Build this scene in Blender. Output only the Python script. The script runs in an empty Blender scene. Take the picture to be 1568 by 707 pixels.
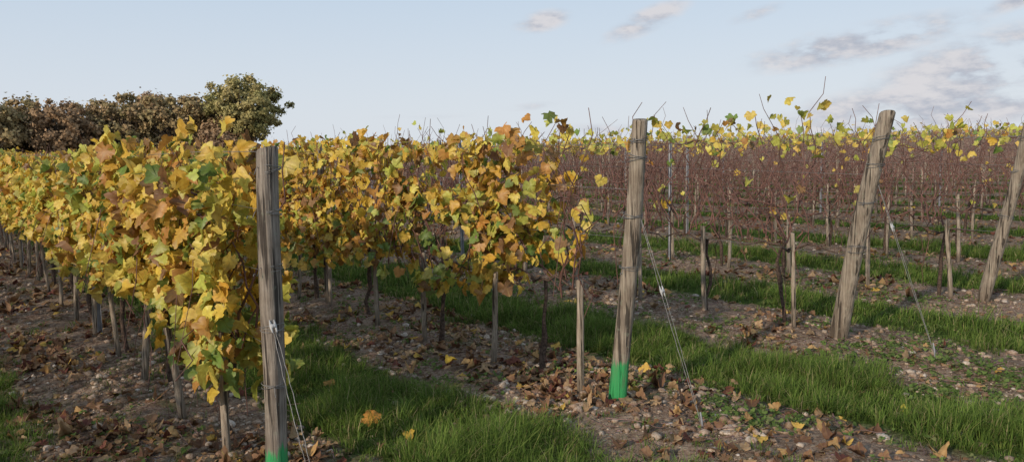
import bpy, math, numpy as np
from mathutils import Matrix, Vector
rng = np.random.default_rng(7)
scene = bpy.context.scene
H = 1.5
A = math.radians(37.7)
SA, CA = math.sin(A), math.cos(A)
def W(u, n):
    return -SA*u + CA*n, CA*u + SA*n
def UN(x, y):
    return -SA*x + CA*y, CA*x + SA*y
PER = 2.31
# ------------------------------------------------------------ noise
_lat = {}
def vn(x, y, s, seed=0):
    if seed not in _lat:
        _lat[seed] = np.random.default_rng(1000+seed).random((256, 256))
    L = _lat[seed]
    X = np.asarray(x, float)/s + 37.3; Y = np.asarray(y, float)/s + 11.9
    xi = np.floor(X).astype(int); yi = np.floor(Y).astype(int)
    fx = X-xi; fy = Y-yi
    fx = fx*fx*(3-2*fx); fy = fy*fy*(3-2*fy)
    a = L[xi % 256, yi % 256]; b = L[(xi+1) % 256, yi % 256]
    c = L[xi % 256, (yi+1) % 256]; d = L[(xi+1) % 256, (yi+1) % 256]
    return (a*(1-fx)+b*fx)*(1-fy)+(c*(1-fx)+d*fx)*fy
def strip_d(n):   # distance from nearest grass strip centre
    c = 3.25-PER/2
    d = np.abs((n-c+PER/2) % PER - PER/2)
    return np.where((n < 1.0) & (n > -1.2), np.abs(n+.05), d)
def G(x, y):
    x = np.asarray(x, float); y = np.asarray(y, float)
    u, n = UN(x, y)
    h = 0.015*np.maximum(0, x-6)
    h = np.minimum(h, 1.6)-.045
    near = np.clip(1.3-np.hypot(x, y)/40, 0, 1)
    h = h + near*(0.05*(vn(x, y, 1.1, 1)-.5)+0.03*(vn(x, y, .33, 2)-.5)+0.026*(vn(x, y, .12, 3)-.5)+.018*(vn(x, y, .06, 4)-.5))
    h = h + 0.04*np.clip(strip_d(n)/1.15, 0, 1)**2
    return h
# ------------------------------------------------------------ mesh builders
def fast_mesh(name, V, F, attrs=None, mat=None, smooth=True, parent=None, fmat=None):
    V = np.ascontiguousarray(V, dtype=np.float32).reshape(-1, 3)
    F = np.ascontiguousarray(F, dtype=np.int32)
    k = F.shape[1]
    me = bpy.data.meshes.new(name)
    me.vertices.add(len(V)); me.vertices.foreach_set('co', V.ravel())
    me.loops.add(F.size); me.loops.foreach_set('vertex_index', F.ravel())
    me.polygons.add(len(F))
    me.polygons.foreach_set('loop_start', np.arange(0, F.size, k, dtype=np.int32))
    if smooth:
        me.polygons.foreach_set('use_smooth', np.ones(len(F), dtype=bool))
    if attrs:
        for an, arr in attrs.items():
            arr = np.asarray(arr, dtype=np.float32)
            if arr.shape[1] == 3:
                arr = np.concatenate([arr, np.ones((len(arr), 1), np.float32)], 1)
            at = me.attributes.new(an, 'FLOAT_COLOR', 'POINT')
            at.data.foreach_set('color', np.ascontiguousarray(arr, dtype=np.float32).ravel())
    me.update(calc_edges=True)
    if mat: me.materials.append(mat)
    ob = bpy.data.objects.new(name, me)
    scene.collection.objects.link(ob)
    if parent: ob.parent = parent
    return ob
def empty(name, loc=(0, 0, 0)):
    e = bpy.data.objects.new(name, None); e.empty_display_size = .2
    scene.collection.objects.link(e)
    return e
def tubes(P, R, k=4):
    P = np.asarray(P, float); R = np.asarray(R, float)
    M, S, _ = P.shape
    T = np.gradient(P, axis=1)
    T /= np.linalg.norm(T, axis=2, keepdims=True)+1e-9
    ref = np.zeros_like(T); ref[..., 0] = 1.0
    par = np.abs(T[..., 0]) > .85
    ref[par] = (0, 1, .1)
    E1 = np.cross(T, ref); E1 /= np.linalg.norm(E1, axis=2, keepdims=True)+1e-9
    E2 = np.cross(T, E1)
    a = np.arange(k)*2*math.pi/k
    ring = P[:, :, None, :]+R[:, :, None, None]*(np.cos(a)[None, None, :, None]*E1[:, :, None, :]+np.sin(a)[None, None, :, None]*E2[:, :, None, :])
    V = ring.reshape(-1, 3)
    m = np.arange(M)[:, None, None]*S*k; s = np.arange(S-1)[None, :, None]*k; j = np.arange(k)[None, None, :]
    j2 = (j+1) % k
    F = np.stack([m+s+j, m+s+j2, m+s+k+j2, m+s+k+j], -1).reshape(-1, 4)
    return V, F
def join(parts):
    Vs, Fs, o = [], [], 0
    for V, F in parts:
        Vs.append(V); Fs.append(F+o); o += len(V)
    return np.concatenate(Vs), np.concatenate(Fs)
# leaf templates
half = [(0.10, -.10), (.22, -.24), (.40, -.22), (.50, -.06), (.50, .05), (.60, .10), (.68, .26), (.64, .44), (.54, .47), (.46, .48), (.44, .62), (.34, .76), (.20, .84), (.12, .94)]
out = [(0, 0.0)]+half+[(0, 1.04)]+[(-x, y) for x, y in half[::-1]]
TA = np.array([(0, .3)]+out); nA = len(out)
FA = np.array([(0, 1+i, 1+(i+1) % nA) for i in range(nA)])
halfB = [(.45, -.2), (.68, .3), (.42, .6)]
outB = [(0, 0)]+halfB+[(0, 1.0)]+[(-x, y) for x, y in halfB[::-1]]
TB = np.array([(0, .3)]+outB); nB = len(outB)
FB = np.array([(0, 1+i, 1+(i+1) % nB) for i in range(nB)])
TC = np.array([(-.5, 0.1), (0.1, -.3), (.55, .4), (0, .9)]); FC = np.array([(0, 1, 2), (0, 2, 3)])
def leaves(pos, nrm, tip, size, col, detail='A', curl=1.0, rg=rng):
    T2, F2 = {'A': (TA, FA), 'B': (TB, FB), 'C': (TC, FC)}[detail]
    N = len(pos)
    nrm = nrm/np.linalg.norm(nrm, axis=1, keepdims=True)
    tip = tip-(tip*nrm).sum(1, keepdims=True)*nrm
    tip /= np.linalg.norm(tip, axis=1, keepdims=True)+1e-9
    B = np.cross(tip, nrm)
    x = T2[:, 0][None]; y = T2[:, 1][None]
    c1 = rg.normal(0, .45, (N, 1))*curl; c2 = rg.normal(.1, .35, (N, 1))*curl; c3 = rg.normal(.15, .3, (N, 1))*curl; c4 = rg.normal(0, .25, (N, 1))*curl
    z = c1*x**2*1.6-c2*(y-.2)**2*1.2+c3*np.abs(x)+c4*x*y+rg.normal(0, .045, (N, T2.shape[0]))*curl
    sx = rg.uniform(.85, 1.12, (N, 1))
    jx = rg.normal(0, .03, (N, T2.shape[0])); jy = rg.normal(0, .03, (N, T2.shape[0]))
    V = pos[:, None]+size[:, None, None]*((x*sx+jx)[..., None]*B[:, None]+(y+jy)[..., None]*tip[:, None]+z[..., None]*nrm[:, None])
    k = T2.shape[0]
    F = (F2[None]+(np.arange(N)*k)[:, None, None]).reshape(-1, 3)
    C = np.repeat(col, k, axis=0)
    lv = np.concatenate([np.tile(T2, (N, 1)), np.repeat(rg.random((N, 1)), k, axis=0)], 1)
    return V.reshape(-1, 3), F, C, lv
# ------------------------------------------------------------ materials
def newmat(name):
    m = bpy.data.materials.new(name); m.use_nodes = True
    nt = m.node_tree; nt.nodes.clear()
    return m, nt
class NB:
    def __init__(s, nt): s.nt = nt
    def n(s, t, **kw):
        nd = s.nt.nodes.new(t)
        for k, v in kw.items(): setattr(nd, k, v)
        return nd
    def l(s, a, b): s.nt.links.new(a, b)
    def val(s, sock, v):
        if isinstance(v, bpy.types.NodeSocket): s.l(v, sock)
        else: sock.default_value = v
    def math(s, op, a, b=None, c=None, clamp=False):
        nd = s.n('ShaderNodeMath', operation=op); nd.use_clamp = clamp
        s.val(nd.inputs[0], a)
        if b is not None: s.val(nd.inputs[1], b)
        if c is not None: s.val(nd.inputs[2], c)
        return nd.outputs[0]
    def mix(s, f, a, b, mode='MIX'):
        nd = s.n('ShaderNodeMix', data_type='RGBA', blend_type=mode)
        s.val(nd.inputs[0], f)
        for i, v in ((6, a), (7, b)):
            if isinstance(v, tuple) and len(v) == 3: v = (*v, 1)
            s.val(nd.inputs[i], v)
        return nd.outputs[2]
    def noise(s, vec, scale, det=4, rough=.55):
        nd = s.n('ShaderNodeTexNoise'); nd.inputs['Scale'].default_value = scale
        nd.inputs['Detail'].default_value = det; nd.inputs['Roughness'].default_value = rough
        if vec is not None: s.l(vec, nd.inputs['Vector'])
        return nd.outputs['Fac']
    def mr(s, v, a, b, c=0., d=1., smooth=True):
        nd = s.n('ShaderNodeMapRange'); nd.interpolation_type = 'SMOOTHSTEP' if smooth else 'LINEAR'
        s.val(nd.inputs[0], v)
        for i, q in enumerate((a, b, c, d)): nd.inputs[i+1].default_value = q
        return nd.outputs[0]
def leaf_mat(name, trans=.35, veins=True, rough=.6, simple=False):
    m, nt = newmat(name); b = NB(nt)
    at = b.n('ShaderNodeAttribute', attribute_name='tint')
    geo = b.n('ShaderNodeNewGeometry')
    col = at.outputs['Color']
    if not simple:
        nz = b.noise(geo.outputs['Position'], 45, 2)
        f = b.mr(nz, .35, .7)
        col = b.mix(f, b.mix(.35, col, (.4, .22, .1), 'MULTIPLY'), col)
    if veins:
        lv = b.n('ShaderNodeAttribute', attribute_name='lv')
        sp = b.n('ShaderNodeSeparateXYZ'); b.l(lv.outputs['Vector'], sp.inputs[0])
        ax = b.math('ABSOLUTE', sp.outputs[0])
        ang = b.math('ARCTAN2', ax, b.math('ADD', sp.outputs[1], .02))
        v = b.math('ABSOLUTE', b.math('SINE', b.math('MULTIPLY', ang, 3.4)))
        vm = b.mr(v, .0, .16, .55, 0.)
        r = b.math('SQRT', b.math('ADD', b.math('MULTIPLY', ax, ax), b.math('MULTIPLY', sp.outputs[1], sp.outputs[1])))
        edge = b.math('MULTIPLY', b.mr(r, .45, .95), b.mr(b.noise(geo.outputs['Position'], 22, 2), .46, .66))
        col = b.mix(b.math('MULTIPLY', edge, .6), col, (.26, .12, .035))
        col = b.mix(vm, col, b.mix(.5, col, (.5, .45, .1)))
    df = b.n('ShaderNodeBsdfDiffuse'); b.l(col, df.inputs['Color'])
    tr = b.n('ShaderNodeBsdfTranslucent'); b.l(col, tr.inputs['Color'])
    mx = b.n('ShaderNodeMixShader'); mx.inputs[0].default_value = trans
    b.l(df.outputs[0], mx.inputs[1]); b.l(tr.outputs[0], mx.inputs[2])
    last = mx.outputs[0]
    if not simple:
        gl = b.n('ShaderNodeBsdfGlossy'); gl.inputs['Roughness'].default_value = .5; gl.inputs['Color'].default_value = (1, 1, 1, 1)
        m2 = b.n('ShaderNodeMixShader'); m2.inputs[0].default_value = .03 if rough < .75 else .01
        b.l(last, m2.inputs[1]); b.l(gl.outputs[0], m2.inputs[2]); last = m2.outputs[0]
    o = b.n('ShaderNodeOutputMaterial'); b.l(last, o.inputs[0])
    return m
M_leaf = leaf_mat('vine_leaf', .35)
M_litter = leaf_mat('dead_leaf', .1, True, .8)
M_grass = leaf_mat('grass_blade', .3, False, .8, True)
M_tree = leaf_mat('tree_leaf', .25, False, .8, True)
def wood_mat(name, c1, c2, green_top=None, scale=1.0):
    m, nt = newmat(name); b = NB(nt)
    tc = b.n('ShaderNodeTexCoord')
    oi = b.n('ShaderNodeObjectInfo')
    add = b.n('ShaderNodeVectorMath', operation='ADD'); b.l(tc.outputs['Object'], add.inputs[0])
    cm = b.n('ShaderNodeCombineXYZ'); b.l(b.math('MULTIPLY', oi.outputs['Random'], 13.), cm.inputs[0]); b.l(b.math('MULTIPLY', oi.outputs['Random'], 7.), cm.inputs[2])
    b.l(cm.outputs[0], add.inputs[1])
    mp = b.n('ShaderNodeMapping'); mp.inputs['Scale'].default_value = (1, 1, .045); b.l(add.outputs[0], mp.inputs[0])
    fib = b.noise(mp.outputs[0], 95*scale, 6, .65)
    crk = b.noise(mp.outputs[0], 38*scale, 3, .5)
    blot = b.noise(add.outputs[0], 9, 4)
    f = b.mr(fib, .34, .66)
    col = b.mix(f, c2, c1)
    cr = b.mr(crk, .37, .44, 1., 0.)
    col = b.mix(b.math('MULTIPLY', cr, .85), col, (.04, .033, .028))
    col = b.mix(b.mr(blot, .4, .7, 0., .6), col, b.mix(1., col, (.64, .6, .56), 'MULTIPLY'))
    lich = b.mr(b.noise(add.outputs[0], 30, 4), .60, .7, 0., .4)
    col = b.mix(lich, col, (.25, .27, .20))
    sp = b.n('ShaderNodeSeparateXYZ'); b.l(tc.outputs['Object'], sp.inputs[0])
    dirt = b.mr(b.math('ADD', sp.outputs[2], b.math('MULTIPLY', blot, .2)), .1, .3, .5, 0.)
    col = b.mix(dirt, col, (.11, .08, .055))
    if green_top:
        z = b.math('ADD', sp.outputs[2], b.math('MULTIPLY', b.math('SUBTRACT', b.noise(mp.outputs[0], 60, 4), .5), .16))
        g = b.math('MULTIPLY', b.mr(z, green_top-.02, green_top+.02, 1., 0.), b.mr(fib, .3, .5, .3, .92))
        col = b.mix(g, col, (.03, .32, .10))
    hgt = b.math('SUBTRACT', fib, b.math('MULTIPLY', cr, 1.2))
    bp = b.n('ShaderNodeBump'); bp.inputs['Strength'].default_value = 1.; bp.inputs['Distance'].default_value = .008; b.l(hgt, bp.inputs['Height'])
    df = b.n('ShaderNodeBsdfPrincipled'); b.l(col, df.inputs['Base Color']); df.inputs['Roughness'].default_value = .85
    df.inputs['Specular IOR Level'].default_value = .15
    b.l(bp.outputs[0], df.inputs['Normal'])
    o = b.n('ShaderNodeOutputMaterial'); b.l(df.outputs[0], o.inputs[0])
    return m
C1, C2 = (.37, .315, .25), (.18, .145, .115)
M_post = wood_mat('weathered_wood', C1, C2)
M_postg1 = wood_mat('weathered_wood_green_low', (.33, .285, .24), (.155, .13, .11), .17)
M_postg2 = wood_mat('weathered_wood_green', C1, C2, .235)
M_stake = wood_mat('stake_wood', (.46, .39, .31), (.25, .20, .155), None, 1.6)
def plain(name, col, rough=.8, metal=0., nscale=40, var=.5, bump=0.):
    m, nt = newmat(name); b = NB(nt)
    geo = b.n('ShaderNodeNewGeometry')
    nz = b.noise(geo.outputs['Position'], nscale, 2)
    dark = tuple(c*var for c in col)
    c = b.mix(b.mr(nz, .3, .7), dark, col)
    df = b.n('ShaderNodeBsdfPrincipled'); b.l(c, df.inputs['Base Color'])
    df.inputs['Roughness'].default_value = rough; df.inputs['Metallic'].default_value = metal
    df.inputs['Specular IOR Level'].default_value = .2
    if bump:
        bp = b.n('ShaderNodeBump'); bp.inputs['Strength'].default_value = .8; bp.inputs['Distance'].default_value = bump; b.l(nz, bp.inputs['Height']); b.l(bp.outputs[0], df.inputs['Normal'])
    o = b.n('ShaderNodeOutputMaterial'); b.l(df.outputs[0], o.inputs[0])
    return m
M_cane = plain('vine_cane', (.27, .17, .145), .65, 0, 12, .55)
M_cane_near = plain('vine_cane_dark', (.20, .105, .085), .6, 0, 12, .5)
M_trunk = plain('vine_bark', (.13, .09, .07), .9, 0, 60, .35, .01)
M_wire = plain('galvanised_wire', (.30, .29, .28), .5, .5, 30, .6)
M_steel = plain('galvanised_steel', (.36, .37, .40), .5, .4, 15, .7)
M_plastic = plain('grey_plastic', (.5, .5, .5), .4, 0, 15, .8)
M_bark = plain('tree_bark', (.13, .105, .085), .9, 0, 10, .5)
def stone_mat():
    m, nt = newmat('stone'); b = NB(nt)
    at = b.n('ShaderNodeAttribute', attribute_name='tint'); geo = b.n('ShaderNodeNewGeometry')
    nz = b.noise(geo.outputs['Position'], 90, 3)
    c = b.mix(b.mr(nz, .35, .7), at.outputs['Color'], b.mix(1., at.outputs['Color'], (.6, .5, .42), 'MULTIPLY'))
    df = b.n('ShaderNodeBsdfDiffuse'); b.l(c, df.inputs['Color'])
    o = b.n('ShaderNodeOutputMaterial'); b.l(df.outputs[0], o.inputs[0]); return m
M_stone = stone_mat()
def ground_mat():
    m, nt = newmat('vineyard_soil'); b = NB(nt)
    geo = b.n('ShaderNodeNewGeometry'); pos = geo.outputs['Position']
    sp = b.n('ShaderNodeSeparateXYZ'); b.l(pos, sp.inputs[0])
    n = b.math('ADD', b.math('MULTIPLY', sp.outputs[0], CA), b.math('MULTIPLY', sp.outputs[1], SA))
    q = b.math('DIVIDE', b.math('ADD', n, -(3.25-PER/2)+PER/2), PER)
    fr = b.math('SUBTRACT', q, b.math('FLOOR', q))
    d = b.math('MULTIPLY', b.math('ABSOLUTE', b.math('SUBTRACT', fr, .5)), PER)
    n5 = b.noise(pos, 2.2, 5, .65)
    d2 = b.math('ADD', d, b.math('MULTIPLY', b.math('SUBTRACT', n5, .5), .55))
    gm = b.mr(d2, .34, .54, 1., 0.)
    fine = b.noise(pos, 26, 5, .75)
    soil = b.mix(b.mr(b.noise(pos, 1.4, 5, .6), .35, .65), (.18, .118, .082), (.28, .195, .14))
    soil = b.mix(b.mr(fine, .46, .62), soil, (.37, .28, .21))
    soil = b.mix(b.mr(fine, .48, .36, 0., .75), soil, (.09, .056, .04))
    vo = b.n('ShaderNodeTexVoronoi'); vo.inputs['Scale'].default_value = 42; b.l(pos, vo.inputs['Vector'])
    peb = b.math('MULTIPLY', b.mr(vo.outputs['Distance'], .25, .4, 1., 0.), b.mr(n5, .46, .6, .2, 1.))
    pc = b.mix(.8, vo.outputs['Color'], (.44, .34, .26))
    soil = b.mix(b.math('MULTIPLY', peb, .7), soil, pc)
    moss = b.math('MULTIPLY', b.mr(b.noise(pos, 3.1, 5, .7), .53, .66), .5)
    soil = b.mix(moss, soil, (.09, .11, .04))
    gr = b.mix(b.mr(fine, .35, .7), (.045, .065, .02), (.11, .16, .04))
    col = b.mix(gm, soil, gr)
    hh = b.math('ADD', fine, b.math('MULTIPLY', peb, .5))
    bp = b.n('ShaderNodeBump'); bp.inputs['Strength'].default_value = 1.; bp.inputs['Distance'].default_value = .03; b.l(hh, bp.inputs['Height'])
    df = b.n('ShaderNodeBsdfDiffuse'); b.l(col, df.inputs['Color'])
    b.l(bp.outputs[0], df.inputs['Normal'])
    o = b.n('ShaderNodeOutputMaterial'); b.l(df.outputs[0], o.inputs[0]); return m
M_ground = ground_mat()
# ------------------------------------------------------------ ground
def axis(lo, hi, step, far_lo, far_hi):
    a = list(np.arange(lo, hi, step))
    s = step; x = a[-1]
    while x < far_hi: s *= 1.12; x += s; a.append(x)
    s = step; x = a[0]; pre = []
    while x > far_lo: s *= 1.12; x -= s; pre.append(x)
    return np.array(pre[::-1]+a)
gx = axis(-5, 8.5, .035, -700, 700); gy = axis(1.8, 12, .035, -200, 900)
GX, GY = np.meshgrid(gx, gy)
GZ = G(GX, GY)
V = np.stack([GX, GY, GZ], -1).reshape(-1, 3)
nx, ny = len(gx), len(gy)
i, j = np.meshgrid(np.arange(nx-1), np.arange(ny-1))
a = (j*nx+i).ravel()
fast_mesh('ground', V, np.stack([a, a+1, a+nx+1, a+nx], 1), mat=M_ground)
# ------------------------------------------------------------ row definitions
rows = []
rows.append((-1.15, 3.5)); rows.append((1.23, 3.41)); rows.append((3.22, 3.15)); rows.append((5.556, 3.13)); rows.append((7.868, 3.0))
for k in range(1, 50): rows.append((7.868+PER*k, 2.95-.02*k))
LEAFY = {0, 1, 2}
UEND = 76.
LEAN = {1: .03, 2: .17, 3: .33, 4: .34}
def rowpt(u, n, z, dn=0.):
    x, y = W(u, n+dn)
    return np.stack([x, y, G(x, y)+z], -1)
PAL = np.array([(.74, .50, .075), (.82, .64, .13), (.58, .31, .07), (.30, .17, .075), (.54, .56, .11), (.20, .30, .065)])
def pal(N, w, jit=.16, rg=rng):
    w = np.array(w, float); w /= w.sum()
    c = PAL[rg.choice(len(PAL), N, p=w)]
    c = c*rg.uniform(1-jit*1.6, 1+jit, (N, 1))*rg.uniform(.93, 1.07, (N, 3))
    return np.minimum(c, .85)
def vine_leaves(N, u0, u1, n, z0, z1, w, clump=.45, thick=.2, size=(.045, .095), detail='A', seed=0, name='leaves', parent=None, droop=None, wg=None, topf=None):
    u = rng.uniform(u0, u1, N*3)
    t = rng.beta(1.15, 1.05, N*3)
    top = z1+.14*(vn(u, u*0, .35, seed+20)-.5)*2+.12*(vn(u, u*0, .12, seed+21)-.5)*2
    if topf is not None: top = top+topf(u)
    bot = z0+.16*(vn(u, u*0+3, .5, seed+22)-.5)*2+.12*(vn(u, u*0+3, .17, seed+23)-.5)*2
    if droop is not None: bot = bot-droop(u)
    z = bot+(top-bot)*t
    keep = vn(u, z, .22, seed+24)*.6+vn(u, z, .09, seed+25)*.4 > clump*rng.uniform(.6, 1.15, N*3)
    u, z = u[keep][:N], z[keep][:N]; N = len(u)
    side = np.sign(rng.random(N)-.42)
    dn = -side*thick*rng.beta(2.2, 1.3, N)*(.6+.8*vn(u, z, .3, seed+26))
    P = rowpt(u, n, z, dn)
    on = -np.sign(dn+1e-6)
    nr = np.stack([-CA*on, -SA*on, .35+0*on], 1)+rng.normal(0, .55, (N, 3))
    tip = np.stack([rng.normal(0, .6, N), rng.normal(0, .6, N), -1+rng.normal(0, .45, N)], 1)
    s = rng.uniform(size[0], size[1], N)
    col = pal(N, w)
    g = vn(u, z, .35, seed+27)
    if wg is not None:
        q = rng.random(N) < wg(u, z)
        col[q] = pal(int(q.sum()), [.05, .15, .02, .02, .45, .4])
    br = rng.random(N) < (g-.55)*1.1
    col[br] = pal(int(br.sum()), [.15, 0, .5, .45, 0, 0])
    Vv, F, C, lv = leaves(P, nr, tip, s, col, detail)
    return fast_mesh(name, Vv, F, {'tint': C, 'lv': lv}, M_leaf, True, parent)
def canes(u0, u1, n, per_m, z_lo=.62, z_hi=1.6, S=8, k=4, r=.0042, spread=.16, wild=.06, hs=.13, archp=.3):
    N = max(1, int((u1-u0)*per_m))
    u = rng.uniform(u0, u1, N)
    t = np.linspace(0, 1, S)[None]
    hgt = rng.normal(z_hi, hs, N)[:, None]
    wide = rng.random((N, 1)) < .4
    q = (8./S)**.5
    du = rng.normal(0, .22, (N, 1))*t+rng.normal(0, wild*q, (N, S)).cumsum(1)*.55+wide*rng.normal(0, .4, (N, 1))*t**2
    dn = rng.normal(0, spread, (N, 1))*t**1.2+rng.normal(0, wild*q, (N, S)).cumsum(1)*.4
    z = z_lo+rng.uniform(-.06, .1, (N, 1))+(hgt-z_lo)*t
    arch = (rng.random((N, 1)) < archp)
    z = z-arch*.75*np.maximum(0, t-.5)**2/.2
    dn = dn+arch*rng.normal(0, .25, (N, 1))*t**2
    du = du+arch*rng.normal(0, .45, (N, 1))*t**2
    drop = (rng.random((N, 1)) < .14)
    z = np.where(drop, z_lo+.5*t-1.0*t**2*rng.uniform(.5, 1.2, (N, 1)), z)
    flat = (rng.random((N, 1)) < .12)
    z = np.where(flat, rng.uniform(.75, 1.5, (N, 1))+rng.normal(0, .02, (N, S)).cumsum(1), z)
    du = np.where(flat, rng.choice([-1, 1], (N, 1))*rng.uniform(.3, .8, (N, 1))*t, du)
    uu = np.maximum(u[:, None]+du, u0-.15)
    x, y = W(uu, n+dn)
    P = np.stack([x, y, G(x[:, :1], y[:, :1])+z], -1)
    R = r*(1.25-.75*t)*rng.uniform(.6, 1.25, (N, 1))
    return tubes(P, R, k)
def trunks(us, n, S=6, k=6, r=.02):
    N = len(us); t = np.linspace(0, 1, S)[None]
    uu = us[:, None]+rng.normal(0, .02, (N, S)).cumsum(1)
    dn = .05+rng.normal(0, .015, (N, S)).cumsum(1)
    x, y = W(uu, n+dn)
    P = np.stack([x, y, G(x, y)-.02+.66*t+0*x], -1)
    R = r*(1.15-.35*t)*rng.uniform(.75, 1.3, (N, S))
    parts = [tubes(P, R, k)]
    for sgn in (-1, 1):
        uu = us[:, None]+rng.normal(0, .01, (N, 1))+sgn*.42*t
        dn = .02+rng.normal(0, .008, (N, S)).cumsum(1)
        z = .62+.05*np.sin(t*3)+rng.normal(0, .01, (N, S))
        x, y = W(uu, n+dn)
        parts.append(tubes(np.stack([x, y, G(x[:, :1], y[:, :1])+z], -1), r*.5*(1.1-.5*t)*rng.uniform(.8, 1.2, (N, S)), k))
    return join(parts)
def wires(u0, u1, n, zs=(.66, .98, 1.28, 1.5), r=.0014, lean=0.):
    S = 90; parts = []
    t = np.linspace(0, 1, S)
    for z in zs:
        uu = u0-lean*z/1.6*(1-t)+(u1-u0)*t
        x, y = W(uu, np.full(S, n)); gz = -0.02+.015*np.maximum(0, x-6)
        P = np.stack([x, y, gz+z+.02*np.sin(t*40+z*9)], -1)[None]
        parts.append(tubes(P, np.full((1, S), r), 4))
    return join(parts)
# ------------------------------------------------------------ posts
def post(name, u, n, height, r, lean_u, lean_n=0., mat=None, wraps=(), sides=20, segs=16, taper=.93, top_tilt=0., seed=0):
    rg = np.random.default_rng(seed)
    x0, y0 = W(u, n); z0 = float(G(x0, y0))
    t = np.linspace(-.12, 1, segs); a = np.arange(sides)*2*math.pi/sides
    V = []
    ph = rg.uniform(0, 6, 6)
    lx, ly = W(-lean_u, lean_n)
    for ti in t:
        bx = .006*math.sin(ti*5+ph[0])*r/.05; by = .006*math.sin(ti*4+ph[1])*r/.05
        rr = r*(1-(1-taper)*ti)*(1+.06*np.cos(2*a+ph[2])+.045*np.cos(3*a+ph[3]+ti)+.03*np.sin(5*a+ph[4]+2*ti))*(1+.03*math.sin(9*ti+ph[5]))
        z = height*ti+(top_tilt*np.cos(a+ph[0])*r if ti >= .999 else 0*a)
        V.append(np.stack([lx*ti+bx+rr*np.cos(a), ly*ti+by+rr*np.sin(a), z], 1))
    last = V[-1]; c = last.mean(0)
    V.append(c+(last-c)*.86+np.array([0, 0, r*.14]))
    V.append(c+(last-c)*.4+np.array([0, 0, r*.17]))
    V.append(c+(last-c)*.02+np.array([0, 0, r*.15]))
    S = len(V); V = np.concatenate(V)
    s = np.arange(S-1)[:, None]*sides; j = np.arange(sides)[None]; j2 = (j+1) % sides
    F = np.stack([s+j, s+j2, s+sides+j2, s+sides+j], -1).reshape(-1, 4)
    ob = fast_mesh(name, V, F, mat=mat or M_post)
    ob.location = (x0, y0, z0)
    if wraps:
        ps = []
        for w in wraps:
            for q in range(3):
                zc = w+rg.normal(0, .008); ti = zc/height
                aa = np.linspace(0, 2*math.pi, 25)
                rr = r*(1-(1-taper)*ti)*1.1
                P = np.stack([lx*ti+rr*np.cos(aa), ly*ti+rr*np.sin(aa), zc+.012*np.sin(aa+rg.uniform(0, 6))+0*aa], 1)[None]
                ps.append(tubes(P, np.full((1, 25), .0018), 4))
            aa = np.linspace(0, 1, 8); d0 = rg.uniform(3, 5.5)
            P = np.stack([lx*ti+(rr+.05*aa)*math.cos(d0), ly*ti+(rr+.05*aa)*math.sin(d0), w-.03*aa+.012*np.sin(aa*9)], 1)[None]
            ps.append(tubes(P, np.full((1, 8), .0016), 4))
        Vw, Fw = join(ps)
        fast_mesh('wire_ties', Vw, Fw, mat=M_wire, parent=ob)
    return ob
post('wooden_end_post', 3.41, 1.237, 1.52, .048, .03, .035, M_postg1, (1.44, 1.25, 1.0, .73, .46), seed=3, taper=.97, top_tilt=.25)
post('wooden_end_post', 3.15, 3.195, 1.60, .055, .17, .01, M_postg2, (1.5, 1.4, 1.08, .78), seed=5, taper=.82, top_tilt=.12)
post('wooden_end_post', 3.13, 5.54, 1.68, .066, .33, 0., M_post, (1.5, 1.3, 1.05, .7), seed=8, taper=.8, top_tilt=.2)
post('wooden_end_post', 3.0, 7.868, 1.83, .060, .34, 0., M_post, (1.5, 1.2, .8), seed=9, taper=.8, top_tilt=.3)
post('wooden_end_post', 3.5, -1.15, 1.5, .05, .1, 0., M_post, (1.2, .8), seed=11)
for k in range(5, 10):
    post('wooden_end_post', rows[k][1], rows[k][0], 1.65, .058, .35+.1*math.sin(k), 0., M_post, (1.2, .8), seed=11+k)
def guy(u, n, lean, zt, H_, off, tens=.55, gap=.012):
    parts = []
    uz = u-lean*zt/H_
    x0, y0 = W(uz, n); z0 = float(G(*W(u, n)))+zt
    x1, y1 = W(u-off, n); z1 = float(G(x1, y1))-.01
    t = np.linspace(0, 1, 24)
    for s in (-1, 1):
        w = gap*np.sin(np.clip((t)*math.pi, 0, math.pi))*s+.002*s*np.sin(t*60)
        ox, oy = W(0, 1)
        P = np.stack([x0+(x1-x0)*t+w*ox, y0+(y1-y0)*t+w*oy, z0+(z1-z0)*t], 1)[None]
        parts.append(tubes(P, np.full((1, 24), .0018), 4))
    V, F = join(parts)
    ob = fast_mesh('anchor_guy_wire', V, F, mat=M_wire)
    c = np.array([x0+(x1-x0)*tens, y0+(y1-y0)*tens, z0+(z1-z0)*tens])
    dv = np.array([x1-x0, y1-y0, z1-z0]); dv /= np.linalg.norm(dv)
    sv = np.array([CA, SA, 0.])
    ps = []
    P = (c+np.linspace(-.014, .014, 6)[:, None]*sv)[None]
    ps.append(tubes(P, np.array([[.002, .012, .010, .010, .012, .002]]), 12))
    for s in (-1, 1):
        P = (c+s*sv*.010+np.linspace(-.03, .03, 5)[:, None]*dv)[None]
        ps.append(tubes(P, np.array([[.002, .005, .007, .005, .002]]), 6))
    V, F = join(ps)
    fast_mesh('tensioner', V, F, mat=M_plastic, parent=ob)
    P = np.array([[[x1, y1, z1-.05], [x1-dv[0]*.03, y1-dv[1]*.03, z1+.05], [x1-dv[0]*.06, y1-dv[1]*.06, z1+.1]]])
    V, F = tubes(P, np.full((1, 3), .005), 8)
    fast_mesh('anchor_rod', V, F, mat=M_steel, parent=ob)
guy(3.41, 1.235, .03, .85, 1.52, .52, .12)
guy(3.15, 3.22, .17, 1.15, 1.6, .6, .40)
guy(3.13, 5.556, .33, 1.25, 1.68, .72, .3)
guy(3.0, 7.868, .34, 1.3, 1.83, .75, .3)
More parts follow.
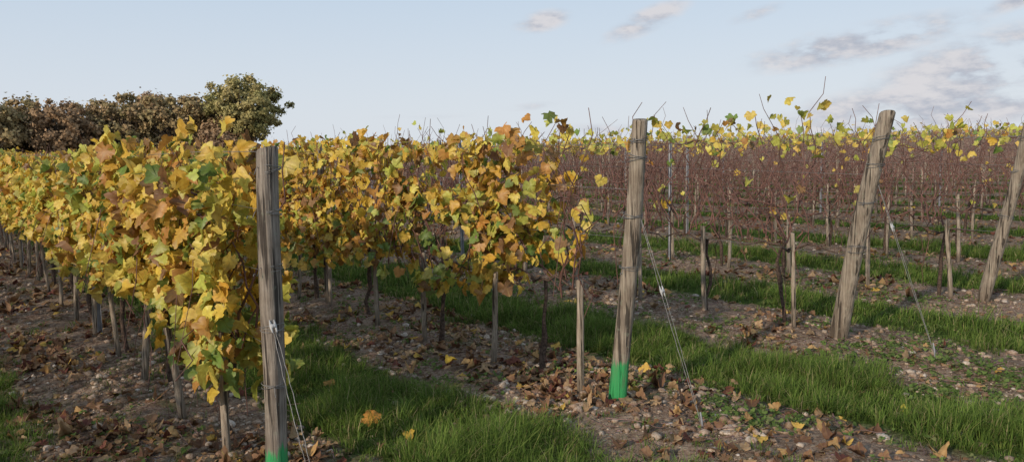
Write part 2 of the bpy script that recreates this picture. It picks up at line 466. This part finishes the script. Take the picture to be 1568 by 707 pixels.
for k in range(5, 10): guy(rows[k][1], rows[k][0], .4, 1.3, 1.65, .85, .4)
# ------------------------------------------------------------ stakes
SP = .86
def stake(u, n, h, r, seed, name='vine_support_stake', mat=None):
    rg = np.random.default_rng(seed)
    return post(name, u, n, h, r, rg.normal(0, .035), rg.normal(0, .03), mat or M_stake, (), sides=10, segs=7, taper=.9, top_tilt=.5*rg.random(), seed=seed)
def steel_post(u, n, h):
    x0, y0 = W(u, n); z0 = float(G(x0, y0))
    prof = np.array([(-.018, -.014), (-.018, .014), (.018, .014), (.018, -.014), (.014, -.014), (.014, .010), (-.014, .010), (-.014, -.014)])
    R = np.array([[CA, -SA], [SA, CA]]); prof = prof@R.T
    zs = np.linspace(-.1, h, 12); k = 8
    V = np.concatenate([np.concatenate([prof, np.full((k, 1), z)], 1) for z in zs])
    s = np.arange(len(zs)-1)[:, None]*k; j = np.arange(k)[None]; j2 = (j+1) % k
    F = np.stack([s+j, s+j2, s+k+j2, s+k+j], -1).reshape(-1, 4)
    ob = fast_mesh('metal_trellis_post', V, F, mat=M_steel, smooth=False)
    ob.location = (x0, y0, z0)
    return ob
for ri, (n, u0) in enumerate(rows[:9]):
    off = {1: .42, 2: .34, 3: .36, 4: .3}.get(ri, .4)
    us = u0+off+SP*np.arange(0, int((14-u0)/SP)) if ri > 0 else np.array([])
    for q, u in enumerate(us):
        h = {1: .68, 2: .66, 3: .66, 4: .72}.get(ri, .8)+rng.uniform(-.04, .12)
        stake(u+rng.uniform(-.06, .06), n-(.06 if ri < 3 else 0), h, rng.uniform(.017, .023), ri*100+q)
    for u in ([u0+4.0, u0+9.5, u0+15, u0+21] if ri > 0 else []):
        uu = u + (0 if ri < 3 else (ri*1.7) % 3-1)
        if (ri*7+int(u)) % 3: steel_post(uu, n, 1.62 if ri > 2 else 1.45)
        else: stake(uu, n, 1.55, .03, ri*100+int(u)+50, 'wooden_trellis_post', M_post)
# ------------------------------------------------------------ vine rows
for ri in range(0, 12):
    n, u0 = rows[ri]
    par = empty('grapevine_row')
    us = np.arange(u0+.45+(.35 if ri in (1, 2) else 0), 30, SP if ri > 2 else SP*1.4)
    V, F = trunks(us, n, r=.018); fast_mesh('vine_trunks', V, F, mat=M_trunk, parent=par)
    V, F = wires(u0, 45, n, lean=LEAN.get(ri, .3)); fast_mesh('trellis_wires', V, F, mat=M_wire, parent=par)
    if ri in LEAFY:
        V, F = canes(u0+.25, u0+12, n, 20, .6, 1.48 if ri < 2 else 1.56, 8, 4, .0044, spread=.12, hs=.08, wild=.09); fast_mesh('canes', V, F, mat=M_cane_near, parent=par)
        V, F = canes(u0+12, 50, n, 8, .6, 1.43, 5, 3, .006, spread=.12, hs=.06); fast_mesh('canes_far', V, F, mat=M_cane, parent=par)
        if ri == 1:
            w1 = [.32, .38, .07, .03, .22, .06]
            vine_leaves(2300, u0+.12, u0+3, n, .66, 1.50, w1, .37, .24, seed=1, parent=par, droop=lambda u: .30*np.exp(-((u-u0-.4)/.35)**2), wg=lambda u, z: np.clip(.55*(u < u0+1.0)*(z < .8)+.10, 0, 1), topf=lambda u: .06*np.exp(-((u-u0-.6)/.4)**2))
            vine_leaves(5600, u0+3, u0+13, n, .69, 1.45, w1, .37, .25, seed=1, parent=par, wg=lambda u, z: .07+0*u)
            vine_leaves(9000, u0+13, 60, n, .66, 1.44, w1, .36, .25, (.06, .11), 'B', seed=1, parent=par)
        elif ri == 2:
            vine_leaves(2300, u0+.55, u0+4.6, n, .58, 1.57, [.32, .24, .20, .10, .14, .05], .565, .22, (.042, .088), seed=5, parent=par, wg=lambda u, z: .85*np.exp(-((u-u0-1.6)/.6)**2-((z-.82)/.25)**2)+.09, droop=lambda u: .08+0*u)
            vine_leaves(4100, u0+4.6, u0+12, n, .58, 1.51, [.38, .28, .17, .06, .10, .03], .46, .24, seed=5, parent=par)
            vine_leaves(8500, u0+12, 60, n, .6, 1.48, [.40, .20, .25, .08, .06, .02], .36, .25, (.06, .11), 'B', seed=5, parent=par)
            vine_leaves(14, u0+.15, u0+.6, n, .9, 1.3, [.2, .5, .05, .05, .2, .05], .3, .15, (.045, .085), seed=77, parent=par)
        else:
            vine_leaves(2600, u0, 20, n, .6, 1.5, [.42, .26, .16, .05, .10, .02], .36, .25, (.06, .11), 'B', seed=6, parent=par)
            vine_leaves(3000, 20, 40, n, .6, 1.5, [.42, .26, .16, .05, .10, .02], .36, .25, (.06, .11), 'B', seed=6, parent=par)
    else:
        V, F = canes(u0+.2, 14, n, 30, .72, 1.60, 10, 4, .0054 if ri < 6 else .005, spread=.2, wild=.095, archp=.45); fast_mesh('canes', V, F, mat=M_cane_near if ri < 7 else M_cane, parent=par)
        V, F = canes(14, 32, n, 9, .80, 1.60, 6, 3, .006, spread=.17); fast_mesh('canes_mid', V, F, mat=M_cane, parent=par)
        V, F = canes(32, UEND, n, 5, .80, 1.60, 4, 3, .009, spread=.17); fast_mesh('canes_far', V, F, mat=M_cane, parent=par)
        vine_leaves(220 if ri < 6 else 90, u0, 12, n, 1.38, 1.70, [.08, .5, .03, .05, .65, .15], .40, .2, size=(.04, .08), seed=30+ri, parent=par)
        vine_leaves(16, u0, 8, n, .5, 1.3, [.2, .4, .1, .1, .3, .05], .40, .2, size=(.04, .08), seed=50+ri, parent=par)
        vine_leaves(200, 12, 30, n, 1.25, 1.66, [.3, .3, .2, .1, .2, .0], .42, .25, size=(.05, .1), detail='B', seed=40+ri, parent=par)
        vine_leaves(900, 25, UEND, n, 1.15, 1.62, [.35, .2, .3, .15, .1, .0], .42, .25, (.06, .11), 'B', seed=40+ri, parent=par)
cp, sp_, tp = [], [], []
LP = []
for ri in range(12, len(rows)):
    n, u0 = rows[ri]
    us_ = max(3., .22*n)
    cp.append(canes(us_, UEND+10, n, 2.6, .9, 1.6, 4, 3, .0085+.00006*n, spread=.17))
    N = int((UEND-us_)/1.0)
    u = us_+np.arange(N)*1.0+rng.uniform(-.2, .2, N)
    x, y = W(u, np.full(N, n)); g = G(x, y)
    hh = np.where(np.arange(N) % 6 == ri % 6, 1.55, rng.uniform(.6, .95, N))
    P = np.stack([np.stack([x, y, g], 1), np.stack([x+rng.normal(0, .03, N), y, g+hh], 1)], 1)
    sp_.append(tubes(P, np.full((N, 2), .024), 4))
    N = int((UEND-us_)*2.2)
    u = rng.uniform(us_, UEND, N); z = rng.uniform(1.25, 1.68, N)
    LP.append(rowpt(u, n, z, rng.normal(0, .15, N)))
par = empty('distant_grapevine_rows')
V, F = join(cp); fast_mesh('canes', V, F, mat=M_cane, parent=par)
V, F = join(sp_); fast_mesh('stakes', V, F, mat=M_stake, parent=par)
LP = np.concatenate(LP); N = len(LP)
V, F, C, lv = leaves(LP, rng.normal(0, 1, (N, 3)), rng.normal(0, 1, (N, 3))-np.array([0, 0, 1.]), rng.uniform(.08, .13, N), pal(N, [.25, .25, .25, .2, .15, 0]), 'C')
fast_mesh('leaves', V, F, {'tint': C, 'lv': lv}, M_leaf, True, par)
ps = []
for ri in range(1, 12):
    n, u0 = rows[ri]
    u = np.arange(14.3 if ri < 9 else u0+.4, UEND, SP); N = len(u); u = u+rng.uniform(-.1, .1, N)
    x, y = W(u, np.full(N, n)); g = G(x, y)
    hh = np.where(np.arange(N) % 6 == ri % 6, 1.55, rng.uniform(.6, .95, N))
    lx = rng.normal(0, .03, N)
    P = np.stack([np.stack([x, y, g], 1), np.stack([x+lx, y, g+hh], 1), np.stack([x+lx, y, g+hh+.001], 1)], 1)
    R = np.full((N, 3), .021); R[:, 2] = .001
    ps.append(tubes(P, R, 6))
V, F = join(ps); fast_mesh('vine_support_stakes', V, F, mat=M_stake)
# ------------------------------------------------------------ grass
def grass(Nt, dmin, dmax, bl, length, width, spreadr):
    r = np.sqrt(rng.uniform(dmin**2, dmax**2, Nt*6)); az = rng.uniform(-.68, .68, Nt*6)
    x = r*np.sin(az); y = r*np.cos(az)
    u, n = UN(x, y)
    d = strip_d(n)+(vn(x, y, .5, 31)-.5)*.30+(vn(x, y, .18, 32)-.5)*.22
    p = 1/(1+np.exp((d-.43)/.05))
    p = p*(.25+1.2*vn(x, y, .30, 33)*vn(x, y, .13, 36)*1.6)
    p = np.maximum(p, .04*(vn(x, y, .6, 34) > .5))
    k = rng.random(len(x)) < p
    x, y, d = x[k][:Nt], y[k][:Nt], d[k][:Nt]
    T = len(x)
    N = T*bl
    ta = np.repeat(rng.uniform(0, 6.28, T), bl)
    ang = rng.uniform(0, 6.28, N); rr = spreadr*np.sqrt(rng.random(N))
    bx = np.repeat(x, bl)+rr*np.cos(ang); by = np.repeat(y, bl)+rr*np.sin(ang)
    lsc = np.repeat((.35+1.0*vn(x, y, .3, 35))*np.clip(1.25-d*1.1, .4, 1.2)*rng.uniform(.55, 1.3, T), bl)
    L = length*rng.uniform(.4, 1.2, N)*lsc
    lean = np.clip(rng.normal(.75, .4, N), .05, 1.6)
    dx = np.cos(ang)*.8+np.cos(ta)*.8+.15; dy = np.sin(ang)*.8+np.sin(ta)*.8
    m = np.hypot(dx, dy)+1e-6; dx /= m; dy /= m
    w = width*rng.uniform(.6, 1.3, N)
    bz = G(bx, by)-.005
    px, py = -dy, dx
    def pt(t, off):
        hz = L*t*np.cos(lean*t*.9); ho = L*t*np.sin(lean*t*1.1)
        return np.stack([bx+dx*ho+px*off*w, by+dy*ho+py*off*w, bz+hz], 1)
    V = np.stack([pt(0, -.5), pt(0, .5), pt(.5, -.42), pt(.5, .42), pt(1., 0)], 1)
    F = np.array([(0, 1, 3), (0, 3, 2), (2, 3, 4)])
    F = (F[None]+(np.arange(N)*5)[:, None, None]).reshape(-1, 3)
    g = np.array([(.14, .22, .045), (.20, .285, .065), (.095, .155, .035), (.29, .30, .10), (.38, .32, .17)])
    c = g[rng.choice(5, N, p=[.38, .27, .21, .08, .06])]*np.repeat(rng.uniform(.7, 1.2, (T, 1)), bl, 0)
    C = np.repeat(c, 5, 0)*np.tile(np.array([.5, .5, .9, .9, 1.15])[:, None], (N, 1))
    return V.reshape(-1, 3), F, C
gp = [grass(12500, 2.2, 7, 12, .13, .0040, .035), grass(10000, 7, 13, 8, .14, .007, .06), grass(10000, 13, 32, 5, .14, .015, .12)]
Vg = np.concatenate([p[0] for p in gp]); o = 0; Fg = []
for p in gp: Fg.append(p[1]+o); o += len(p[0])
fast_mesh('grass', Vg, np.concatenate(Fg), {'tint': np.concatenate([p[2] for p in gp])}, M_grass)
# ------------------------------------------------------------ scatter helpers
def scat(N, dmin, dmax, fn):
    r = dmin+(dmax-dmin)*rng.random(N*8)**1.25; az = rng.uniform(-.68, .68, N*8)
    x = r*np.sin(az); y = r*np.cos(az); u, n = UN(x, y)
    k = rng.random(len(x)) < fn(x, y, strip_d(n))
    return x[k][:N], y[k][:N]
x, y = scat(6500, 2.2, 13, lambda x, y, d: np.where(d > .35, .45, .25)*np.clip((vn(x, y, .45, 41)-.44)*5, 0.03, 1)*np.clip(.25+.75*(UN(x, y)[1]-2.2)/2, .25, 1)*np.where(UN(x, y)[0] < 3.3, 1., .55))
T = len(x); bl = 7; N = T*bl
ang = rng.uniform(0, 6.28, N); rr = rng.uniform(.005, .04, N)
bx = np.repeat(x, bl)+rr*np.cos(ang); by = np.repeat(y, bl)+rr*np.sin(ang)
P = np.stack([bx, by, G(bx, by)+rng.uniform(.004, .035, N)], 1)
nr = np.stack([np.cos(ang)*.5, np.sin(ang)*.5, np.ones(N)], 1)+rng.normal(0, .3, (N, 3))
tip = np.stack([np.cos(ang), np.sin(ang), .1+0*ang], 1)
gcol = np.array([(.13, .20, .055), (.17, .24, .07), (.10, .15, .045), (.20, .22, .09)])[rng.choice(4, N)]
V, F, C, lv = leaves(P, nr, tip, rng.uniform(.010, .026, N), gcol, 'B', .6)
fast_mesh('weeds', V, F, {'tint': C}, M_grass)
def litter(N, dmin, dmax, det, size):
    x, y = scat(N, dmin, dmax, lambda x, y, d: np.where(d > .45, 1., .05)*np.clip((vn(x, y, .5, 43)-.25)*2.0, .03, 1)*np.where(UN(x, y)[1] < 4.2, 1., .5)*np.where(UN(x, y)[0] < 3., .3, 1.))
    N = len(x)
    P = np.stack([x, y, G(x, y)+rng.uniform(.004, .02, N)], 1)
    nr = np.stack([rng.normal(0, .28, N), rng.normal(0, .28, N), np.ones(N)], 1)
    tip = rng.normal(0, 1, (N, 3))
    pl = np.array([(.30, .175, .10), (.42, .29, .17), (.19, .105, .065), (.48, .31, .14), (.17, .065, .05), (.6, .40, .10)])
    c = pl[rng.choice(6, N, p=[.27, .22, .22, .12, .12, .05])]*rng.uniform(.7, 1.2, (N, 1))
    return leaves(P, nr, tip, rng.uniform(*size, N), c, det, 1.2)
la = litter(3000, 2.2, 8, 'A', (.022, .07)); lb = litter(5500, 8, 26, 'B', (.04, .08))
fast_mesh('fallen_leaves', np.concatenate([la[0], lb[0]]), np.concatenate([la[1], lb[1]+len(la[0])]), {'tint': np.concatenate([la[2], lb[2]]), 'lv': np.concatenate([la[3], lb[3]])}, M_litter)
pts = [(-.78, 4.15, .1, (.62, .30, .07)), (-.56, 3.95, .06, (.5, .34, .06)), (-1.2, 4.9, .07, (.45, .25, .08)), (1.05, 5.2, .06, (.5, .36, .2)), (2.2, 4.3, .05, (.55, .48, .08)), (1.35, 4.7, .05, (.4, .27, .15)), (-.45, 5.25, .08, (.65, .45, .07)), (-3., 5.2, .07, (.4, .25, .15)), (-2.3, 3.9, .06, (.4, .28, .18))]
P = np.array([(a, b, float(G(a, b))+.05) for a, b, c, d in pts])
V, F, C, lv = leaves(P, np.array([(.1, -.5, .9)]*len(pts))+rng.normal(0, .2, (len(pts), 3)), rng.normal(0, 1, (len(pts), 3)), np.array([p[2] for p in pts])*.9, np.array([p[3] for p in pts]), 'A', 1.)
fast_mesh('fallen_vine_leaves', V, F, {'tint': C, 'lv': lv}, M_litter)
import bmesh
def ico(sub):
    bm = bmesh.new(); bmesh.ops.create_icosphere(bm, subdivisions=sub, radius=1.)
    v = np.array([q.co[:] for q in bm.verts]); f = np.array([[w.index for w in q.verts] for q in bm.faces]); bm.free(); return v, f
def stones(N, dmin, dmax, size, sub):
    tv, tf = ico(sub)
    x, y = scat(N, dmin, dmax, lambda x, y, d: np.where(d > .42, 1., .1)*np.clip((vn(x, y, .4, 45)-.2)*1.6, .05, 1))
    N = len(x); s = size[0]+(size[1]-size[0])*rng.random(N)**4.5
    sc = s[:, None]*rng.uniform(.6, 1.2, (N, 3))*np.array([1, 1, .6])
    th = rng.uniform(0, 6.28, N); c, sn = np.cos(th), np.sin(th)
    v = tv[None]*(1+rng.normal(0, .14, (N, len(tv), 1)))*sc[:, None]
    vx = v[..., 0]*c[:, None]-v[..., 1]*sn[:, None]; vy = v[..., 0]*sn[:, None]+v[..., 1]*c[:, None]
    V = np.stack([vx+x[:, None], vy+y[:, None], v[..., 2]+(G(x, y)+.15*s)[:, None]], -1)
    F = (tf[None]+(np.arange(N)*len(tv))[:, None, None]).reshape(-1, 3)
    pl = np.array([(.42, .33, .26), (.54, .46, .38), (.28, .19, .14), (.34, .25, .18), (.62, .56, .50)])
    col = pl[rng.choice(5, N, p=[.3, .18, .23, .23, .06])]*rng.uniform(.7, 1.1, (N, 1))
    return V.reshape(-1, 3), F, np.repeat(col, len(tv), 0)
s1 = stones(6500, 2.2, 6.5, (.004, .034), 2); s2 = stones(14000, 4, 20, (.008, .038), 1)
fast_mesh('stones', np.concatenate([s1[0], s2[0]]), np.concatenate([s1[1], s2[1]+len(s1[0])]), {'tint': np.concatenate([s1[2], s2[2]])}, M_stone, smooth=False)
x, y = scat(500, 2.4, 12, lambda x, y, d: np.where(d > .4, 1., .05))
N = len(x); t = np.linspace(0, 1, 4)[None]; th = rng.uniform(0, 6.28, (N, 1)); L = rng.uniform(.05, .25, (N, 1))
X = x[:, None]+np.cos(th)*L*t; Y = y[:, None]+np.sin(th)*L*t+rng.normal(0, .006, (N, 4))
V, F = tubes(np.stack([X, Y, G(x, y)[:, None]+.012+rng.uniform(0, .02, (N, 4))], -1), np.full((N, 4), .0025), 4)
fast_mesh('fallen_twigs', V, F, mat=M_cane)
# ------------------------------------------------------------ trees
def tree(name, x, y, height, rad, base, col, col2, nclump, nleaf, lsize, seed, clr=.34, parent=None):
    rg = np.random.default_rng(seed)
    root = empty(name) if parent is None else parent
    z0 = float(G(x, y))
    cz = (height+base)/2; hz = (height-base)/2
    d = rg.normal(0, 1, (nclump, 3)); d /= np.linalg.norm(d, axis=1, keepdims=True)
    rr = rg.uniform(.3, 1., nclump)**.6
    wob = 1+.16*np.sin(3*np.arctan2(d[:, 1], d[:, 0])+seed)+.10*rg.normal(0, 1, nclump)
    cc = np.stack([x+d[:, 0]*rr*rad*wob, y+d[:, 1]*rr*rad*wob, z0+cz+d[:, 2]*rr*hz*(1+.05*rg.normal(0, 1, nclump))], 1)
    cr = rad*clr*rg.uniform(.5, 1.4, nclump)
    S = 6; t = np.linspace(0, 1, S)[None, :, None]
    st = np.stack([np.full(nclump, x), np.full(nclump, y), z0+base+(cc[:, 2]-z0-base)*.25], 1)
    P = st[:, None]*(1-t)+cc[:, None]*t+rg.normal(0, .05*rad, (nclump, S, 3))*np.sin(t*math.pi)
    R = rad*.02*(1.2-t[..., 0])*rg.uniform(.6, 1.2, (nclump, 1))
    TP = np.stack([np.full(6, x)+rg.normal(0, .05, 6), np.full(6, y), z0-.1+np.linspace(0, 1, 6)*(base+hz*1.1)], 1)[None]
    V, F = join([tubes(P, R, 5), tubes(TP, rad*.075*np.linspace(1.25, .45, 6)[None], 10)])
    fast_mesh('trunk_and_limbs', V, F, mat=M_bark, parent=root)
    N = nclump*nleaf
    d2 = rg.normal(0, 1, (N, 3)); d2 /= np.linalg.norm(d2, axis=1, keepdims=True)
    q = np.abs(rg.normal(0, .62, N))
    LPp = np.repeat(cc, nleaf, 0)+d2*(q*np.repeat(cr, nleaf))[:, None]*np.array([1, 1, .8])
    mixv = np.repeat(rg.random(nclump), nleaf)[:, None]
    c = (np.array(col)*(1-mixv)+np.array(col2)*mixv)*rg.uniform(.6, 1.35, (N, 1))
    s = rg.uniform(.6, 1.3, N)*lsize
    nrm = d2*.6+rg.normal(0, .6, (N, 3))+(cc.repeat(nleaf, 0)-np.array([x, y, z0+cz]))/rad*.6
    V, F, C, lv = leaves(LPp, nrm, rg.normal(0, 1, (N, 3)), s, c, 'C', .6, rg)
    fast_mesh('foliage', V, F, {'tint': C}, M_tree, True, root)
tree('oak_tree', -27.1, 81, 9.5, 3.8, 2.4, (.33, .31, .13), (.45, .37, .17), 190, 120, .24, 5, .17)
tr = empty('tree_row')
q = 0
for azd, ht, rd, dist in [(-42, 7.2, 4, 92), (-39, 7.4, 4, 90), (-36, 7.2, 4, 93), (-33.6, 7.3, 3.6, 88), (-31.6, 7.0, 3.5, 91), (-29.6, 6.7, 3.4, 88), (-27.8, 7.1, 3.6, 92), (-26., 7.5, 3.6, 89), (-24.4, 8.3, 3.2, 95), (-23., 7.6, 3.4, 88), (-21.2, 7.2, 3.3, 90), (-20., 5.2, 2.6, 86)]:
    q += 1; a_ = math.radians(azd)
    c1, c2 = [((.34, .235, .15), (.43, .29, .17)), ((.38, .27, .15), (.41, .33, .17)), ((.31, .26, .13), (.41, .29, .17))][q % 3]
    tree('x', dist*math.sin(a_), dist*math.cos(a_), ht, rd, .5, c1, c2, 130, 80, .27, 50+q, .19, parent=tr)
# ------------------------------------------------------------ sky + sun
SUN_EL = 21.; SUN_AZ = -142.
w = bpy.data.worlds.new('World'); scene.world = w; w.use_nodes = True
nt = w.node_tree; nt.nodes.clear(); b = NB(nt)
sky = b.n('ShaderNodeTexSky'); sky.sky_type = 'NISHITA'; sky.sun_disc = False
sky.sun_elevation = math.radians(SUN_EL); sky.sun_rotation = math.radians(SUN_AZ)
sky.air_density = 1.0; sky.dust_density = .6; sky.ozone_density = 1.5
bg = b.n('ShaderNodeBackground'); bg.inputs[1].default_value = .12
tc = b.n('ShaderNodeTexCoord'); vec = tc.outputs['Generated']
sp = b.n('ShaderNodeSeparateXYZ'); b.l(vec, sp.inputs[0])
azn = b.math('MULTIPLY', b.math('ARCTAN2', sp.outputs[0], sp.outputs[1]), 57.2958)
eln = b.math('MULTIPLY', b.math('ARCSINE', sp.outputs[2]), 57.2958)
b.l(sky.outputs[0], bg.inputs[0])
mp = b.n('ShaderNodeMapping'); mp.inputs['Scale'].default_value = (1, 1, 2.6); b.l(vec, mp.inputs[0])
nz = b.noise(mp.outputs[0], 14, 6, .55); nz2 = b.noise(mp.outputs[0], 40, 4, .6)
tot = None
for ca, ce, wa, we, tilt, amp in [(32., 4.3, 7.5, 2.4, 8, 1.35), (23.5, 6.2, 7.5, 1.3, 8, 1.2), (9.8, 8.5, 3.4, .9, 22, 1.05), (2.4, 8.7, 2.2, .8, 10, 1.), (17.2, 8.6, 2., .5, 15, .7), (28, 2.0, 10, 1.8, 5, 1.3), (1.5, 2.8, 2.6, .35, 5, .5), (6, 1.0, 5, .6, 0, .6), (-6, 2.2, 5, .3, 0, .3), (33, 8.3, 3, .6, 20, 1.), (60, 8, 18, 3, 0, .8), (-70, 9, 15, 2, 0, .6), (120, 10, 22, 3, 0, .7)]:
    t = math.radians(tilt)
    da = b.math('SUBTRACT', azn, ca); de = b.math('SUBTRACT', eln, ce)
    p = b.math('DIVIDE', b.math('ADD', b.math('MULTIPLY', da, math.cos(t)), b.math('MULTIPLY', de, math.sin(t))), wa)
    r = b.math('DIVIDE', b.math('SUBTRACT', b.math('MULTIPLY', de, math.cos(t)), b.math('MULTIPLY', da, math.sin(t))), we)
    e = b.math('ADD', b.math('MULTIPLY', p, p), b.math('MULTIPLY', r, r))
    e = b.math('MULTIPLY', b.math('SUBTRACT', 1.25, b.math('SQRT', e), clamp=True), amp)
    tot = e if tot is None else b.math('MAXIMUM', tot, e)
cov = b.math('MULTIPLY', tot, b.mr(nz, .30, .64, 0.08, 1.25))
cov = b.mr(b.math('ADD', cov, b.math('MULTIPLY', b.math('SUBTRACT', nz2, .5), .22)), .06, .95, 0., .88)
cl = b.mix(b.mr(b.math('ADD', b.math('MULTIPLY', nz2, .45), b.math('MULTIPLY', nz, .55)), .40, .62), (.42, .45, .53), (.70, .68, .70))
haze = b.n('ShaderNodeBackground'); b.l(b.mix(b.mr(eln, 0., 18., 0., 1.), (.69, .74, .81), (.52, .65, .80)), haze.inputs[0])
mh = b.n('ShaderNodeMixShader'); b.l(b.mr(eln, -2., 40., .94, .7), mh.inputs[0]); b.l(bg.outputs[0], mh.inputs[1]); b.l(haze.outputs[0], mh.inputs[2])
bg2 = b.n('ShaderNodeBackground'); b.l(cl, bg2.inputs[0]); bg2.inputs[1].default_value = 1.
mx = b.n('ShaderNodeMixShader'); b.l(cov, mx.inputs[0]); b.l(mh.outputs[0], mx.inputs[1]); b.l(bg2.outputs[0], mx.inputs[2])
o = b.n('ShaderNodeOutputWorld'); b.l(mx.outputs[0], o.inputs[0])
sd = bpy.data.lights.new('sun', 'SUN'); sd.energy = 3.3; sd.angle = math.radians(1.5); sd.color = (1., .85, .67)
so = bpy.data.objects.new('sun', sd); scene.collection.objects.link(so)
e_, a_ = math.radians(SUN_EL), math.radians(SUN_AZ)
dirv = Vector((math.sin(a_)*math.cos(e_), math.cos(a_)*math.cos(e_), math.sin(e_)))
so.rotation_euler = dirv.to_track_quat('Z', 'Y').to_euler()
# ------------------------------------------------------------ camera
cd = bpy.data.cameras.new('camera'); cam = bpy.data.objects.new('camera', cd); scene.collection.objects.link(cam)
cd.sensor_width = 36; cd.lens = 27.55; cd.clip_end = 3000; cd.clip_start = .05
Rm = Matrix.Rotation(math.radians(90-6.18), 4, 'X') @ Matrix.Rotation(math.radians(-1.1), 4, 'Z')
cam.matrix_world = Matrix.Translation((0, 0, H)) @ Rm
scene.camera = cam
scene.view_settings.view_transform = 'Standard'; scene.view_settings.look = 'None'; scene.view_settings.exposure = 0
